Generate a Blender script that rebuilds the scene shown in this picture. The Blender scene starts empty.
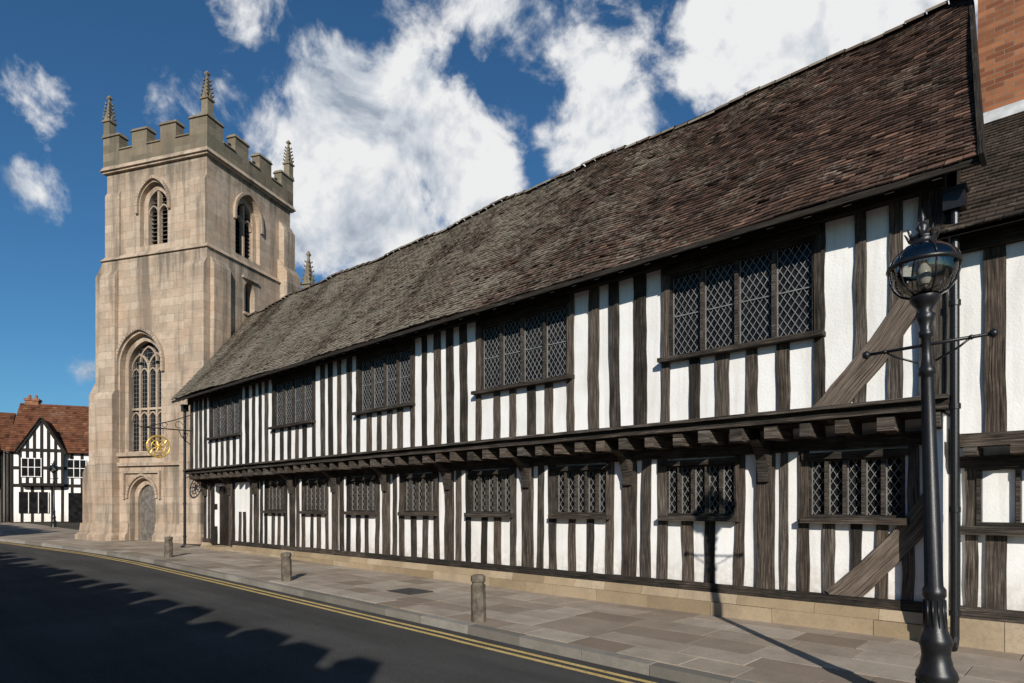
import bpy, bmesh, math, random
from mathutils import Vector, Matrix, Quaternion
R = random.Random(7)
S = bpy.context.scene
S.view_settings.view_transform = 'Standard'
S.view_settings.look = 'None'
S.view_settings.exposure = 0

# ------------------------------------------------------------------ helpers
def V(*a): return Vector(a)

class MB:
    def __init__(s):
        s.v=[]; s.f=[]; s.uv=[]; s.col=[]; s.mi=[]; s.sm=[]
    def face(s, pts, uv=None, col=(.5,.5,.5), mi=0, sm=False):
        i=len(s.v); s.v+= [tuple(p) for p in pts]
        s.f.append(tuple(range(i,i+len(pts))))
        if uv is None:
            p=[Vector(q) for q in pts]
            n=(p[1]-p[0]).cross(p[2]-p[0])
            ax=max(range(3),key=lambda k:abs(n[k]))
            if ax==0: uv=[(q.y,q.z) for q in p]
            elif ax==1: uv=[(q.x,q.z) for q in p]
            else: uv=[(q.x,q.y) for q in p]
        s.uv.append(uv); s.col.append(col); s.mi.append(mi); s.sm.append(sm)
    def hexa(s, P, col=(.5,.5,.5), mi=0, uvs=None):
        F=[(0,1,2,3),(7,6,5,4),(0,4,5,1),(1,5,6,2),(2,6,7,3),(3,7,4,0)]
        i=len(s.v); s.v+=[tuple(p) for p in P]
        for k,f in enumerate(F):
            s.f.append(tuple(i+j for j in f))
            p=[Vector(P[j]) for j in f]
            n=(p[1]-p[0]).cross(p[2]-p[0])
            ax=max(range(3),key=lambda k:abs(n[k]))
            if ax==0: uv=[(q.y,q.z) for q in p]
            elif ax==1: uv=[(q.x,q.z) for q in p]
            else: uv=[(q.x,q.y) for q in p]
            s.uv.append(uv); s.col.append(col); s.mi.append(mi); s.sm.append(False)
    def box(s, x0,x1,y0,y1,z0,z1, col=(.5,.5,.5), mi=0):
        s.hexa([(x0,y0,z0),(x0,y1,z0),(x1,y1,z0),(x1,y0,z0),(x0,y0,z1),(x0,y1,z1),(x1,y1,z1),(x1,y0,z1)],col,mi)
    def beam(s,p0,p1,w,d,n=(0,-1,0),jit=.012,tone=None,seg=None,mi=0,w2=None,curve=0):
        p0=Vector(p0);p1=Vector(p1);n=Vector(n).normalized()
        a=(p1-p0);L=a.length;a.normalize();sd=a.cross(n).normalized()
        if seg is None: seg=max(1,int(L/.3))
        if jit==0 and curve==0: seg=1
        if tone is None: tone=R.random()
        col=(tone,R.random(),R.random())
        off=R.random()*50;offv=R.random()*20
        rings=[]
        w2=w if w2 is None else w2
        for i in range(seg+1):
            t=i/seg; c=p0+a*(L*t)+sd*(curve*4*t*(1-t))
            ww=w+(w2-w)*t
            l=ww/2+R.uniform(-1,1)*jit; r=ww/2+R.uniform(-1,1)*jit; dd=R.uniform(-1,1)*jit*.3
            rings.append([c-sd*l-n*d/2,c-sd*l+n*(d/2+dd),c+sd*r+n*(d/2+dd),c+sd*r-n*d/2])
        for i in range(seg):
            A,B=rings[i],rings[i+1];u0=off+L*i/seg;u1=off+L*(i+1)/seg
            vs=[0,d,d+w,2*d+w,2*d+2*w]
            for k in range(4):
                k2=(k+1)%4
                s.face([A[k],A[k2],B[k2],B[k]],[(u0,offv+vs[k]),(u0,offv+vs[k+1]),(u1,offv+vs[k+1]),(u1,offv+vs[k])],col,mi)
        s.face(rings[0][::-1],[(off,0),(off,.1),(off+.1,.1),(off+.1,0)],col,mi)
        s.face(rings[-1],[(off,0),(off,.1),(off+.1,.1),(off+.1,0)],col,mi)
    def lathe(s,prof,n=24,c=(0,0),flute=None,sm=True,col=(.5,.5,.5),mi=0,rot=0):
        for i in range(len(prof)-1):
            r0,z0=prof[i];r1,z1=prof[i+1]
            for k in range(n):
                a0=2*math.pi*k/n+rot;a1=2*math.pi*(k+1)/n+rot
                def rr(r,z,kk):
                    if flute and flute[0]<=z<=flute[1] and kk%2: return r*flute[2]
                    return r
                P=[]
                for (r,z,a,kk) in ((r0,z0,a0,k),(r0,z0,a1,k+1),(r1,z1,a1,k+1),(r1,z1,a0,k)):
                    q=rr(r,z,kk);P.append((c[0]+q*math.cos(a),c[1]+q*math.sin(a),z))
                s.face(P,None,col,mi,sm)
    def tube(s,pts,r,n=8,col=(.5,.5,.5),mi=0):
        pts=[Vector(p) for p in pts];rings=[]
        for i,p in enumerate(pts):
            t=(pts[min(i+1,len(pts)-1)]-pts[max(i-1,0)]).normalized()
            u=t.cross(V(0,0,1)); 
            if u.length<.05:u=t.cross(V(1,0,0))
            u.normalize();w=t.cross(u)
            rr=r[i] if isinstance(r,(list,tuple)) else r
            rings.append([p+(u*math.cos(2*math.pi*k/n)+w*math.sin(2*math.pi*k/n))*rr for k in range(n)])
        for i in range(len(rings)-1):
            for k in range(n):
                s.face([rings[i][k],rings[i][(k+1)%n],rings[i+1][(k+1)%n],rings[i+1][k]],None,col,mi,True)
        s.face(rings[0],None,col,mi);s.face(rings[-1],None,col,mi)
    def obj(s,name,mats,parent=None,weld=False,recalc=True):
        m=bpy.data.meshes.new(name);m.from_pydata(s.v,[],s.f)
        uvl=m.uv_layers.new(name="UVMap")
        flat=[c for f in s.uv for p in f for c in p]
        uvl.data.foreach_set("uv",flat)
        ca=m.color_attributes.new("Col",'FLOAT_COLOR','CORNER')
        cf=[]
        for f,c in zip(s.f,s.col):
            for _ in f: cf+= [c[0],c[1],c[2],1]
        ca.data.foreach_set("color",cf)
        m.polygons.foreach_set("material_index",s.mi)
        m.polygons.foreach_set("use_smooth",s.sm)
        if not isinstance(mats,(list,tuple)): mats=[mats]
        for x in mats:m.materials.append(x)
        if weld or recalc:
            b=bmesh.new();b.from_mesh(m)
            if weld: bmesh.ops.remove_doubles(b,verts=b.verts,dist=1e-4)
            bmesh.ops.recalc_face_normals(b,faces=b.faces)
            b.to_mesh(m);b.free()
        o=bpy.data.objects.new(name,m);S.collection.objects.link(o)
        if parent:o.parent=parent
        return o

def empty(name,loc=(0,0,0),rz=0):
    e=bpy.data.objects.new(name,None);S.collection.objects.link(e)
    e.location=loc;e.rotation_euler=(0,0,rz);return e

# ------------------------------------------------------------------ materials
class NT:
    def __init__(s,name):
        s.m=bpy.data.materials.new(name);s.m.use_nodes=True
        s.t=s.m.node_tree;s.t.nodes.clear()
        s.out=s.n('ShaderNodeOutputMaterial');s.b=s.n('ShaderNodeBsdfPrincipled')
        s.l(s.b.outputs[0],s.out.inputs[0])
    def n(s,t,**k):
        x=s.t.nodes.new(t)
        for a,b in k.items():setattr(x,a,b)
        return x
    def l(s,a,b):s.t.links.new(a,b)
    def val(s,inp,v):
        if isinstance(v,(int,float)): inp.default_value=v
        elif isinstance(v,(tuple,list)):
            inp.default_value=(*v,1) if len(v)==3 and inp.type=='RGBA' else v
        else: s.l(v,inp)
    def noise(s,vec,scale,detail=4,rough=.55,out=0,dist=0):
        x=s.n('ShaderNodeTexNoise');x.inputs['Scale'].default_value=scale
        x.inputs['Detail'].default_value=detail;x.inputs['Roughness'].default_value=rough
        x.inputs['Distortion'].default_value=dist
        if vec is not None:s.l(vec,x.inputs['Vector'])
        return x.outputs[out]
    def mapv(s,vec,sc=(1,1,1),loc=(0,0,0)):
        x=s.n('ShaderNodeMapping');x.inputs['Scale'].default_value=sc;x.inputs['Location'].default_value=loc
        s.l(vec,x.inputs['Vector']);return x.outputs[0]
    def ramp(s,f,stops):
        x=s.n('ShaderNodeValToRGB');e=x.color_ramp.elements
        while len(e)<len(stops):e.new(.5)
        for i,(p,c) in enumerate(stops):
            e[i].position=p
            if isinstance(c,(int,float)):c=(c,c,c)
            e[i].color=(*c,1)
        s.l(f,x.inputs[0]);return x.outputs[0]
    def mix(s,f,a,b,mode='MIX'):
        x=s.n('ShaderNodeMix',data_type='RGBA',blend_type=mode)
        s.val(x.inputs[0],f);s.val(x.inputs[6],a);s.val(x.inputs[7],b);return x.outputs[2]
    def math(s,op,a,b=0,c=None):
        x=s.n('ShaderNodeMath',operation=op)
        s.val(x.inputs[0],a);s.val(x.inputs[1],b)
        if c is not None:s.val(x.inputs[2],c)
        return x.outputs[0]
    def bump(s,h,st=.3,dist=.02):
        x=s.n('ShaderNodeBump');x.inputs['Strength'].default_value=st;x.inputs['Distance'].default_value=dist
        s.l(h,x.inputs['Height']);s.l(x.outputs[0],s.b.inputs['Normal'])
    def uv(s):return s.n('ShaderNodeUVMap').outputs[0]
    def pos(s):return s.n('ShaderNodeTexCoord').outputs['Object']
    def col(s):
        x=s.n('ShaderNodeAttribute',attribute_name='Col')
        y=s.n('ShaderNodeSeparateColor');s.l(x.outputs['Color'],y.inputs[0]);return x.outputs['Color'],y.outputs
    def fin(s,c,rough=.85,spec=.3,metal=0):
        s.val(s.b.inputs['Base Color'],c);s.val(s.b.inputs['Roughness'],rough)
        s.val(s.b.inputs['Specular IOR Level'],spec);s.val(s.b.inputs['Metallic'],metal);return s.m

def simple(name,c,rough=.6,spec=.4,metal=0,nscale=6,var=.25,bump=.1):
    t=NT(name);p=t.pos();n=t.noise(p,nscale,5)
    lo=tuple(x*(1-var) for x in c);hi=tuple(min(1,x*(1+var)) for x in c)
    t.bump(t.noise(p,nscale*8,4),bump,.01)
    return t.fin(t.ramp(n,[(.3,lo),(.7,hi)]),rough,spec,metal)

def m_timber(name,dark=(.016,.0135,.0115),mid=(.078,.066,.055),light=(.28,.25,.215),lightness=1.0):
    t=NT(name);u=t.uv();p=t.pos();c,(r,g,b)=t.col()
    g1=t.noise(t.mapv(u,(2.2,52,1)),1,7,.72)
    g2=t.noise(t.mapv(u,(1.4,9,1)),1,5,.6)
    cr=t.noise(t.mapv(u,(.9,75,1),(3,7,0)),1,3,.6)
    blot=t.noise(p,3.5,6,.65)
    base=t.ramp(g1,[(.3,dark),(.5,mid),(.74,light)])
    warm=t.mix(t.math('MULTIPLY',g,.5),base,(1.16,.92,.74),'MULTIPLY')
    dk=t.ramp(g1,[(.35,tuple(x*.6 for x in dark)),(.7,tuple(x*.75 for x in mid))])
    f=t.math('MULTIPLY',t.ramp(t.math('ADD',r,t.math('ADD',t.math('SUBTRACT',g2,.5),t.math('SUBTRACT',blot,.5))),[(.2,0),(.8,1)]),lightness)
    col=t.mix(f,dk,warm)
    crack=t.ramp(cr,[(.36,.12),(.42,1)])
    col=t.mix(.85,col,crack,'MULTIPLY')
    h=t.math('ADD',t.math('MULTIPLY',g1,.6),crack)
    t.bump(h,.65,.014)
    return t.fin(col,.88,.12)
TIMBER=m_timber('weathered_oak')
TIMBERG=m_timber('weathered_grey_oak',(.03,.026,.022),(.125,.108,.092),(.30,.27,.235),1.0)

def m_plaster():
    t=NT('lime_plaster');p=t.pos()
    n=t.noise(p,1.3,6,.6);n2=t.noise(p,9,5,.6)
    sep=t.n('ShaderNodeSeparateXYZ');t.l(p,sep.inputs[0])
    c=t.ramp(n,[(.3,(.76,.74,.70)),(.6,(.87,.85,.82))])
    st=t.noise(t.mapv(p,(6,6,.5)),1,5,.6)
    c=t.mix(t.math('MULTIPLY',t.ramp(st,[(.50,0),(.78,1)]),.5),c,(.52,.47,.41))
    lowf=t.n('ShaderNodeMapRange');lowf.inputs[1].default_value=.4;lowf.inputs[2].default_value=.95;lowf.inputs[3].default_value=.7;lowf.inputs[4].default_value=0
    t.l(sep.outputs[2],lowf.inputs[0])
    c=t.mix(t.math('MULTIPLY',lowf.outputs[0],t.ramp(n2,[(.35,0),(.65,1)])),c,(.46,.38,.30))
    t.bump(t.math('ADD',n2,t.noise(p,40,3)),.28,.012)
    return t.fin(c,.9,.15)
PLASTER=m_plaster()

def m_stone(name,c1,c2,c3,bw=.75,bh=.33,mort=(.23,.195,.155),dirt=.5,top=None):
    t=NT(name);u=t.uv();p=t.pos()
    br=t.n('ShaderNodeTexBrick');t.l(u,br.inputs[0])
    br.inputs['Scale'].default_value=1;br.inputs['Brick Width'].default_value=bw;br.inputs['Row Height'].default_value=bh
    br.inputs['Mortar Size'].default_value=.007;br.inputs['Mortar Smooth'].default_value=.3;br.inputs['Bias'].default_value=0
    br.inputs[1].default_value=(0,0,0,1);br.inputs[2].default_value=(1,1,1,1);br.inputs[3].default_value=(.5,.5,.5,1)
    col=t.ramp(br.outputs[0],[(0,c1),(.5,c2),(1,c3)])
    n=t.noise(p,.45,6,.65);n2=t.noise(p,5,8,.7);n5=t.noise(p,.9,5,.6);n6=t.noise(p,1.7,8,.7)
    col=t.mix(t.math('MULTIPLY',t.ramp(n5,[(.35,0),(.65,1)]),.5),col,tuple(x*y for x,y in zip(c2,(1.10,.93,.80))))
    col=t.mix(t.math('MULTIPLY',t.ramp(n2,[(.35,0),(.7,1)]),.45),col,tuple(x*.55 for x in c2))
    col=t.mix(t.math('MULTIPLY',t.ramp(n6,[(.52,0),(.64,1)]),.4),col,(.20,.165,.13))
    st=t.noise(t.mapv(p,(1.9,1.9,.16)),1,7,.7)
    col=t.mix(t.math('MULTIPLY',t.ramp(st,[(.49,0),(.62,1)]),dirt),col,(.12,.10,.078))
    col=t.mix(t.math('MULTIPLY',t.ramp(n,[(.50,0),(.66,1)]),.3),col,(.28,.19,.13))
    col=t.mix(t.math('MULTIPLY',br.outputs[1],.6),col,mort)
    if top:
        sep=t.n('ShaderNodeSeparateXYZ');t.l(p,sep.inputs[0])
        mr=t.n('ShaderNodeMapRange');mr.inputs[1].default_value=top[0];mr.inputs[2].default_value=top[1];mr.inputs[3].default_value=0;mr.inputs[4].default_value=top[2]
        t.l(sep.outputs[2],mr.inputs[0])
        col=t.mix(t.math('MULTIPLY',mr.outputs[0],t.ramp(n2,[(.25,.3),(.6,1)])),col,(.085,.08,.06))
        for zz,hh,k2 in ((11.6,1.8,.65),(3.2,1.2,.6),(1.6,2.2,.45),(15.3,1.0,.5)):
            m2=t.n('ShaderNodeMapRange');m2.inputs[1].default_value=zz-hh;m2.inputs[2].default_value=zz;m2.inputs[3].default_value=0;m2.inputs[4].default_value=1
            t.l(sep.outputs[2],m2.inputs[0]);k=t.math('MULTIPLY',m2.outputs[0],t.math('LESS_THAN',sep.outputs[2],zz+.15))
            col=t.mix(t.math('MULTIPLY',t.math('MULTIPLY',k,t.ramp(st,[(.4,0),(.6,1)])),k2),col,(.115,.10,.08))
    h=t.math('ADD',t.math('MULTIPLY',br.outputs[1],-.8),t.math('MULTIPLY',n2,.9))
    t.bump(h,.5,.025)
    return t.fin(col,.92,.15)
STONE=m_stone('tower_ashlar',(.37,.29,.22),(.47,.375,.285),(.54,.44,.34),dirt=.65,top=(14.2,16.2,.6))
STONED=m_stone('weathered_ashlar',(.13,.118,.085),(.19,.168,.12),(.28,.235,.17),dirt=.75)
STONEL=m_stone('dressed_stone',(.37,.30,.23),(.45,.36,.275),(.50,.41,.315),bw=.5,bh=.3,dirt=.55)

def m_attr_stone(name,c1,c2,c3,rough=.9,spots=.4,spec=.2):
    t=NT(name);p=t.pos();c,(r,g,b)=t.col()
    col=t.ramp(r,[(0,c1),(.5,c2),(1,c3)])
    n=t.noise(p,2.2,7,.65);n2=t.noise(p,22,6,.7);n3=t.noise(p,.5,4,.6)
    col=t.mix(t.math('MULTIPLY',t.ramp(n,[(.42,0),(.72,1)]),spots),col,tuple(x*.45 for x in c2))
    col=t.mix(t.math('MULTIPLY',t.ramp(n2,[(.5,0),(.7,1)]),.3),col,tuple(x*.5 for x in c1))
    col=t.mix(t.math('MULTIPLY',t.ramp(n3,[(.45,0),(.7,1)]),.3),col,tuple(x*.65 for x in c2))
    t.bump(t.math('ADD',n,n2),.35,.012)
    return t.fin(col,rough,spec)
PLINTH=m_attr_stone('plinth_sandstone',(.27,.20,.12),(.39,.295,.19),(.46,.37,.26),spots=.55)
SLAB=m_attr_stone('paving_flag',(.25,.195,.145),(.37,.305,.24),(.47,.405,.33),spec=.05,spots=.5)
KERB=m_attr_stone('kerb_stone',(.17,.155,.13),(.25,.225,.19),(.34,.31,.27),spots=.5)

def m_tile(name,c1,c2,c3,lich=.5,x0=-2,x1=-14,gr=.15):
    t=NT(name);p=t.pos();c,(r,g,b)=t.col()
    col=t.ramp(r,[(0,c1),(.45,c2),(.85,c2),(1,c3)])
    sep=t.n('ShaderNodeSeparateXYZ');t.l(p,sep.inputs[0])
    mr=t.n('ShaderNodeMapRange');mr.inputs[1].default_value=x0;mr.inputs[2].default_value=x1;mr.inputs[3].default_value=0;mr.inputs[4].default_value=1
    t.l(sep.outputs[0],mr.inputs[0])
    n=t.noise(p,.8,6,.7);n2=t.noise(p,11,7,.75);n3=t.noise(p,2.6,5,.65);n4=t.noise(p,.5,5,.6)
    f=t.math('ADD',t.math('MULTIPLY',mr.outputs[0],gr),t.math('ADD',t.math('MULTIPLY',n2,.6),t.math('MULTIPLY',n,.45)))
    col=t.mix(t.math('MULTIPLY',t.ramp(n3,[(.4,0),(.7,1)]),.5),col,tuple(x*.5 for x in c1))
    col=t.mix(t.math('MULTIPLY',t.math('MULTIPLY',t.ramp(n4,[(.42,0),(.62,1)]),mr.outputs[0]),.45),col,(.10,.085,.058))
    col=t.mix(t.math('MULTIPLY',t.ramp(f,[(.57,0),(.67,1)]),lich),col,(.33,.29,.225))
    t.bump(n2,.4,.01)
    return t.fin(col,.9,.12)
TILE=m_tile('clay_roof_tile',(.036,.023,.018),(.108,.063,.046),(.23,.125,.085),.7)
TILER=m_tile('red_roof_tile',(.07,.028,.016),(.17,.070,.038),(.25,.115,.06),.3,gr=.05)
TILEG=m_tile('dark_roof_tile',(.03,.025,.021),(.072,.053,.042),(.12,.085,.065),.45)

def m_asphalt():
    t=NT('asphalt');p=t.pos()
    n=t.noise(p,120,3,.6);n2=t.noise(p,.5,6,.6);n3=t.noise(t.mapv(p,(.15,1.5,1)),1,5,.6);n4=t.noise(p,600,2,.5)
    col=t.ramp(n,[(.3,(.038,.036,.034)),(.5,(.074,.071,.067)),(.72,(.17,.165,.155))])
    col=t.mix(.6,col,t.ramp(n2,[(.3,.6),(.7,1.15)]),'MULTIPLY')
    col=t.mix(.55,col,t.ramp(n3,[(.35,.65),(.65,1.2)]),'MULTIPLY')
    t.bump(t.math('ADD',n,n4),.5,.006)
    return t.fin(col,.95,.03)
ASPHALT=m_asphalt()
def m_yellow():
    t=NT('yellow_line_paint');p=t.pos();n=t.noise(p,30,6,.7);n2=t.noise(p,2,4)
    col=t.ramp(n2,[(.3,(.52,.36,.12)),(.7,(.66,.49,.20))])
    col=t.mix(t.ramp(n,[(.52,0),(.66,1)]),col,(.17,.145,.11));t.bump(n,.2,.005)
    return t.fin(col,.85,.1)
YELLOW=m_yellow()
def m_brick():
    t=NT('red_brick');u=t.uv();p=t.pos()
    br=t.n('ShaderNodeTexBrick');t.l(u,br.inputs[0]);br.inputs['Scale'].default_value=1
    br.inputs['Brick Width'].default_value=.225;br.inputs['Row Height'].default_value=.075;br.inputs['Mortar Size'].default_value=.006
    br.inputs[1].default_value=(.20,.07,.035,1);br.inputs[2].default_value=(.40,.165,.08,1);br.inputs[3].default_value=(.24,.18,.13,1)
    n=t.noise(p,3,6,.6)
    col=t.mix(.6,br.outputs[0],t.ramp(n,[(.3,.55),(.7,1.1)]),'MULTIPLY')
    t.bump(t.math('MULTIPLY',br.outputs[1],-1),.5,.01)
    return t.fin(col,.9,.15)
BRICK=m_brick()
IRON=simple('black_iron_paint',(.012,.012,.013),.35,.4,0,20,.3,.15)
LEAD=simple('lead_came',(.20,.20,.195),.65,.4,.1)
LEADL=simple('light_lead_came',(.19,.185,.175),.7,.3)
FLASH=simple('lead_flashing',(.55,.56,.57),.6,.4)
DARK=simple('dark_oak_door',(.02,.014,.01),.6,.3,0,4,.5,.3)
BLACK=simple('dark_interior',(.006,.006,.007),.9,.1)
GOLD=simple('gilt',(.62,.40,.10),.35,.5,.6,10,.3,.2)
LOUV=simple('slate_louvre',(.11,.10,.09),.8,.3,0,5,.4,.3)
BOLL=simple('weathered_bollard',(.125,.105,.08),.9,.15,0,9,.6,.8)
OAKD=simple('grey_oak_door',(.14,.125,.11),.8,.2,0,7,.4,.4)
def m_glass():
    t=NT('old_window_glass');p=t.pos();t.bump(t.noise(p,7,3),.3,.02)
    n=t.noise(p,4,3)
    return t.fin(t.ramp(n,[(.35,(.006,.006,.007)),(.7,(.018,.018,.018))]),.16,.14)
GLASS=m_glass()
def m_lampglass():
    t=NT('lamp_glass')
    tr=t.n('ShaderNodeBsdfTransparent');tr.inputs[0].default_value=(.72,.72,.68,1)
    gl=t.n('ShaderNodeBsdfGlossy');gl.inputs['Roughness'].default_value=.04;gl.inputs[0].default_value=(.9,.9,.9,1)
    fr=t.n('ShaderNodeFresnel');fr.inputs[0].default_value=1.6
    mx=t.n('ShaderNodeMixShader')
    t.l(t.math('ADD',fr.outputs[0],.08),mx.inputs[0]);t.l(tr.outputs[0],mx.inputs[1]);t.l(gl.outputs[0],mx.inputs[2])
    t.l(mx.outputs[0],t.out.inputs[0]);return t.m
LGLASS=m_lampglass()

# ------------------------------------------------------------------ terrain functions
def gz(x):   # street climbs very gently towards the chapel
    return max(0,min(.45,(-x-6)*.009))
KP=[(40,-4.4),(10,-3.80),(-2.85,-3.40),(-6.5,-3.20),(-14.3,-3.02),(-20,-2.95),(-24,-3.1),(-31,-3.85),(-38,-4.9),(-48,-7.2),(-60,-11),(-80,-19)]
def ky(x):
    for (a,ya),(b,yb) in zip(KP,KP[1:]):
        if b<=x<=a:
            t=(a-x)/(a-b);return ya+(yb-ya)*t
    return KP[0][1] if x>KP[0][0] else KP[-1][1]

g=MB();g.face([(-900,-900,-.35),(900,-900,-.35),(900,900,-.35),(-900,900,-.35)])
g.obj('ground',simple('ground_soil',(.12,.11,.09),.95,.1,0,.2,.3,.2))
g=MB();xs=[60-2*i for i in range(90)]
for a,b in zip(xs,xs[1:]):
    g.face([(a,ky(a)+.02,gz(a)-.11),(b,ky(b)+.02,gz(b)-.11),(b,min(-11.6,ky(b)-8.5),gz(b)-.11),(a,min(-11.6,ky(a)-8.5),gz(a)-.11)])
g.obj('road',ASPHALT)
g=MB()
xs=[30-.5*i for i in range(150)]
for o0 in (.17,.33):
    for a,b in zip(xs,xs[1:]):
        g.face([(a,ky(a)-o0,gz(a)-.105),(b,ky(b)-o0,gz(b)-.105),(b,ky(b)-o0-.075,gz(b)-.105),(a,ky(a)-o0-.075,gz(a)-.105)])
g.obj('double_yellow_lines',YELLOW)
g=MB();x=30
while x>-75:
    L=R.uniform(.8,1.1);a=x-.006;b=x-L+.006;c=(R.random(),0,0);j=R.uniform(-.006,.006)
    P=lambda X,dy,z:(X,ky(X)+dy,gz(X)+z)
    g.hexa([P(b,0,-.3),P(b,.17,-.3),P(a,.17,-.3),P(a,0,-.3),P(b,.015,.0+j),P(b,.17,.003+j),P(a,.17,.003+j),P(a,.015,.0+j)],c)
    x-=L
g.obj('kerb',KERB)
pv=empty('pavement')
g=MB();xs=[30-2*i for i in range(56)]
for a,b in zip(xs,xs[1:]):
    g.face([(a,ky(a)+.1,gz(a)-.012),(b,ky(b)+.1,gz(b)-.012),(b,12,gz(b)-.012),(a,12,gz(a)-.012)])
g.obj('pavement_bed',simple('pavement_bed',(.07,.06,.045),.95,.1,0,8,.3,.3),pv)
g=MB()
rows=[0,.16,.34,.51,.70,.85,1.0]
for i in range(len(rows)-1):
    v0,v1=rows[i],rows[i+1];x=26-R.random()
    while x>-72:
        L=R.uniform(.5,1.15);a=x-.006;b=x-L+.006
        f=lambda X,v:(X,(ky(X)+.18)*v+.02,0)
        col=(min(1,max(0,R.gauss(.5,.26))),0,0);j=[R.uniform(-.004,.006) for _ in range(4)]
        base=R.uniform(0,.006);gap=.008
        P=[]
        for (X,v,jj,s) in ((b,v1,j[0],1),(b,v0,j[1],-1),(a,v0,j[2],-1),(a,v1,j[3],1)):
            q=f(X,v);P.append((q[0],q[1]+s*gap,gz(X)+base+jj*.5))
        bot=[(p[0],p[1],p[2]-.03) for p in P]
        g.hexa(bot+P,col)
        x-=L
g.obj('paving_flags',SLAB,pv)
g=MB();g.box(-75,40,-13.05,-11.3,-.3,.0);g.obj('pavement',SLAB)
g=MB();g.box(-9.9,-9.2,-2.0,-1.45,-.02,.018+gz(-9.5));
for i in range(6):g.box(-9.85+i*.11,-9.79+i*.11,-1.96,-1.49,0,.023+gz(-9.5))
g.obj('inspection_cover',simple('cast_iron_cover',(.06,.058,.055),.6,.4,.3))

# ------------------------------------------------------------------ SCHOOL
school=empty('timber_framed_guildhall')
XR=-1.38;XL=-23.6;YU=-.45
upw=[(-4.89,-2.78),(-8.99,-6.81),(-13.15,-11.15),(-17.43,-15.30),(-21.85,-19.65)]
loww=[(-3.03,-1.87)]+[(-5.21-2.27*i,-4.03-2.27*i) for i in range(7)]
g=MB()
def wall_with(g,xl,xr,y,z0,z1,wins,zb,zt,th=.18):
    xs=sorted([w for w in wins]);cur=xl
    for (a,b) in xs:
        if a>cur:g.box(cur,a,y,y+th,z0,z1)
        g.box(a,b,y,y+th,z0,zb)
        g.box(a,b,y,y+th,zt,z1);cur=b
    if cur<xr:g.box(cur,xr,y,y+th,z0,z1)
wall_with(g,XL,XR,YU+.03,2.8,5.72,upw,3.86,5.12)
wall_with(g,-21.4,XR,.03,.3,2.75,loww,1.5,2.27)
g.box(XL,-22.7,.03,.21,.3,2.75);g.box(-22.7,-21.4,.03,.21,2.3,2.75)
g.box(XR-.15,XR-.03,YU+.05,6,.3,5.6)
g.obj('plaster_infill',PLASTER,school)
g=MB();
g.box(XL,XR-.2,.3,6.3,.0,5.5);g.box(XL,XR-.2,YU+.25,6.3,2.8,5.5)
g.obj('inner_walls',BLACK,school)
g=MB();x=XR+.02
while x>XL:
    L=R.uniform(.55,1.3);b=max(XL,x-L)
    if not(-22.75<(x+b)/2<-21.3):
        g.box(b+.004,x-.004,-.13+R.uniform(-.008,.008),.2,-.3,.20+R.uniform(-.004,.004),(R.random(),0,0))
    x=b
x=XR+.02
while x>XL:
    L=R.uniform(.5,1.1);b=max(XL,x-L);c=(R.random(),0,0)
    if not(-22.75<(x+b)/2<-21.3):
        g.hexa([(b+.003,-.10,.203),(b+.003,.2,.203),(x-.003,.2,.203),(x-.003,-.10,.203),(b+.003,-.06,.335),(b+.003,.2,.335),(x-.003,.2,.335),(x-.003,-.06,.335)],c)
    x=b
g.obj('stone_plinth',PLINTH,school)

tb=MB()
def stud(x,y,z0,z1,w=.2,tone=None,d=.16,lean=0,jit=.010):
    tb.beam((x,y+d/2-.0,z0),(x+lean,y+d/2,z1),w,d,(0,-1,0),jit,tone,curve=R.uniform(-.014,.014) if z1-z0>1.5 else 0)
def tn(x):
    return min(1,max(0,R.gauss(.62 if x>-9 else .40,.30)))
for (xa,xb) in ((XR,-5.2),(-5.2,-9.6),(-9.6,-13.5),(-13.5,-17.8),(-17.8,-21.3),(-22.8,XL)):
    tb.beam((xa,.06,.40),(xb,.06,.40),.13,.2,(0,-1,0),.008,tn(xa)*.8)
bays=[-3.6-2.27*i for i in range(8)]
posts=[]
for i,bx in enumerate(bays):
    posts.append(bx)
    stud(bx,-.03,.46,2.55,.25,tn(bx),.2)
    offs=[-.41,-.83,-1.21,-1.67,-1.97]
    for k,o in enumerate(offs):
        X=bx+o+R.uniform(-.015,.015)
        if X<-21.2:continue
        under=k in(1,2)
        stud(X,0,.46,1.43 if under else 2.5,R.uniform(.13,.19),tn(X),lean=R.uniform(-.03,.03))
for X in (-23.15,-23.5):stud(X,0,.46,2.5,.17,tn(X))
stud(-22.78,-.04,.3,2.5,.18);stud(-21.33,-.04,.3,2.5,.18)
for X,w,zt in ((-1.84,.13,1.43),(-2.12,.13,1.43),(-2.42,.13,1.43),(-2.76,.15,1.43),(-3.08,.15,2.5),(-3.34,.10,2.5)):
    stud(X,0,.46,zt,w,tn(X))
stud(-1.47,-.045,.46,2.55,.2,.5,.2)
stud(-1.78,0,1.45,2.5,.12)
x=XR
while x>XL:
    b=max(XL,x-R.uniform(3,5));tb.beam((x,.05,2.47),(b,.05,2.47),.17,.18,(0,-1,0),.006,.3);x=b
for (a,b) in loww:
    tb.beam((b+.06,-.02,1.445),(a-.06,-.02,1.445),.08,.2,(0,-1,0),.004,.45)
    tb.beam((b+.06,.03,2.31),(a-.06,.03,2.31),.09,.14,(0,-1,0),.004,.3)
x=XR+.06
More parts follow.
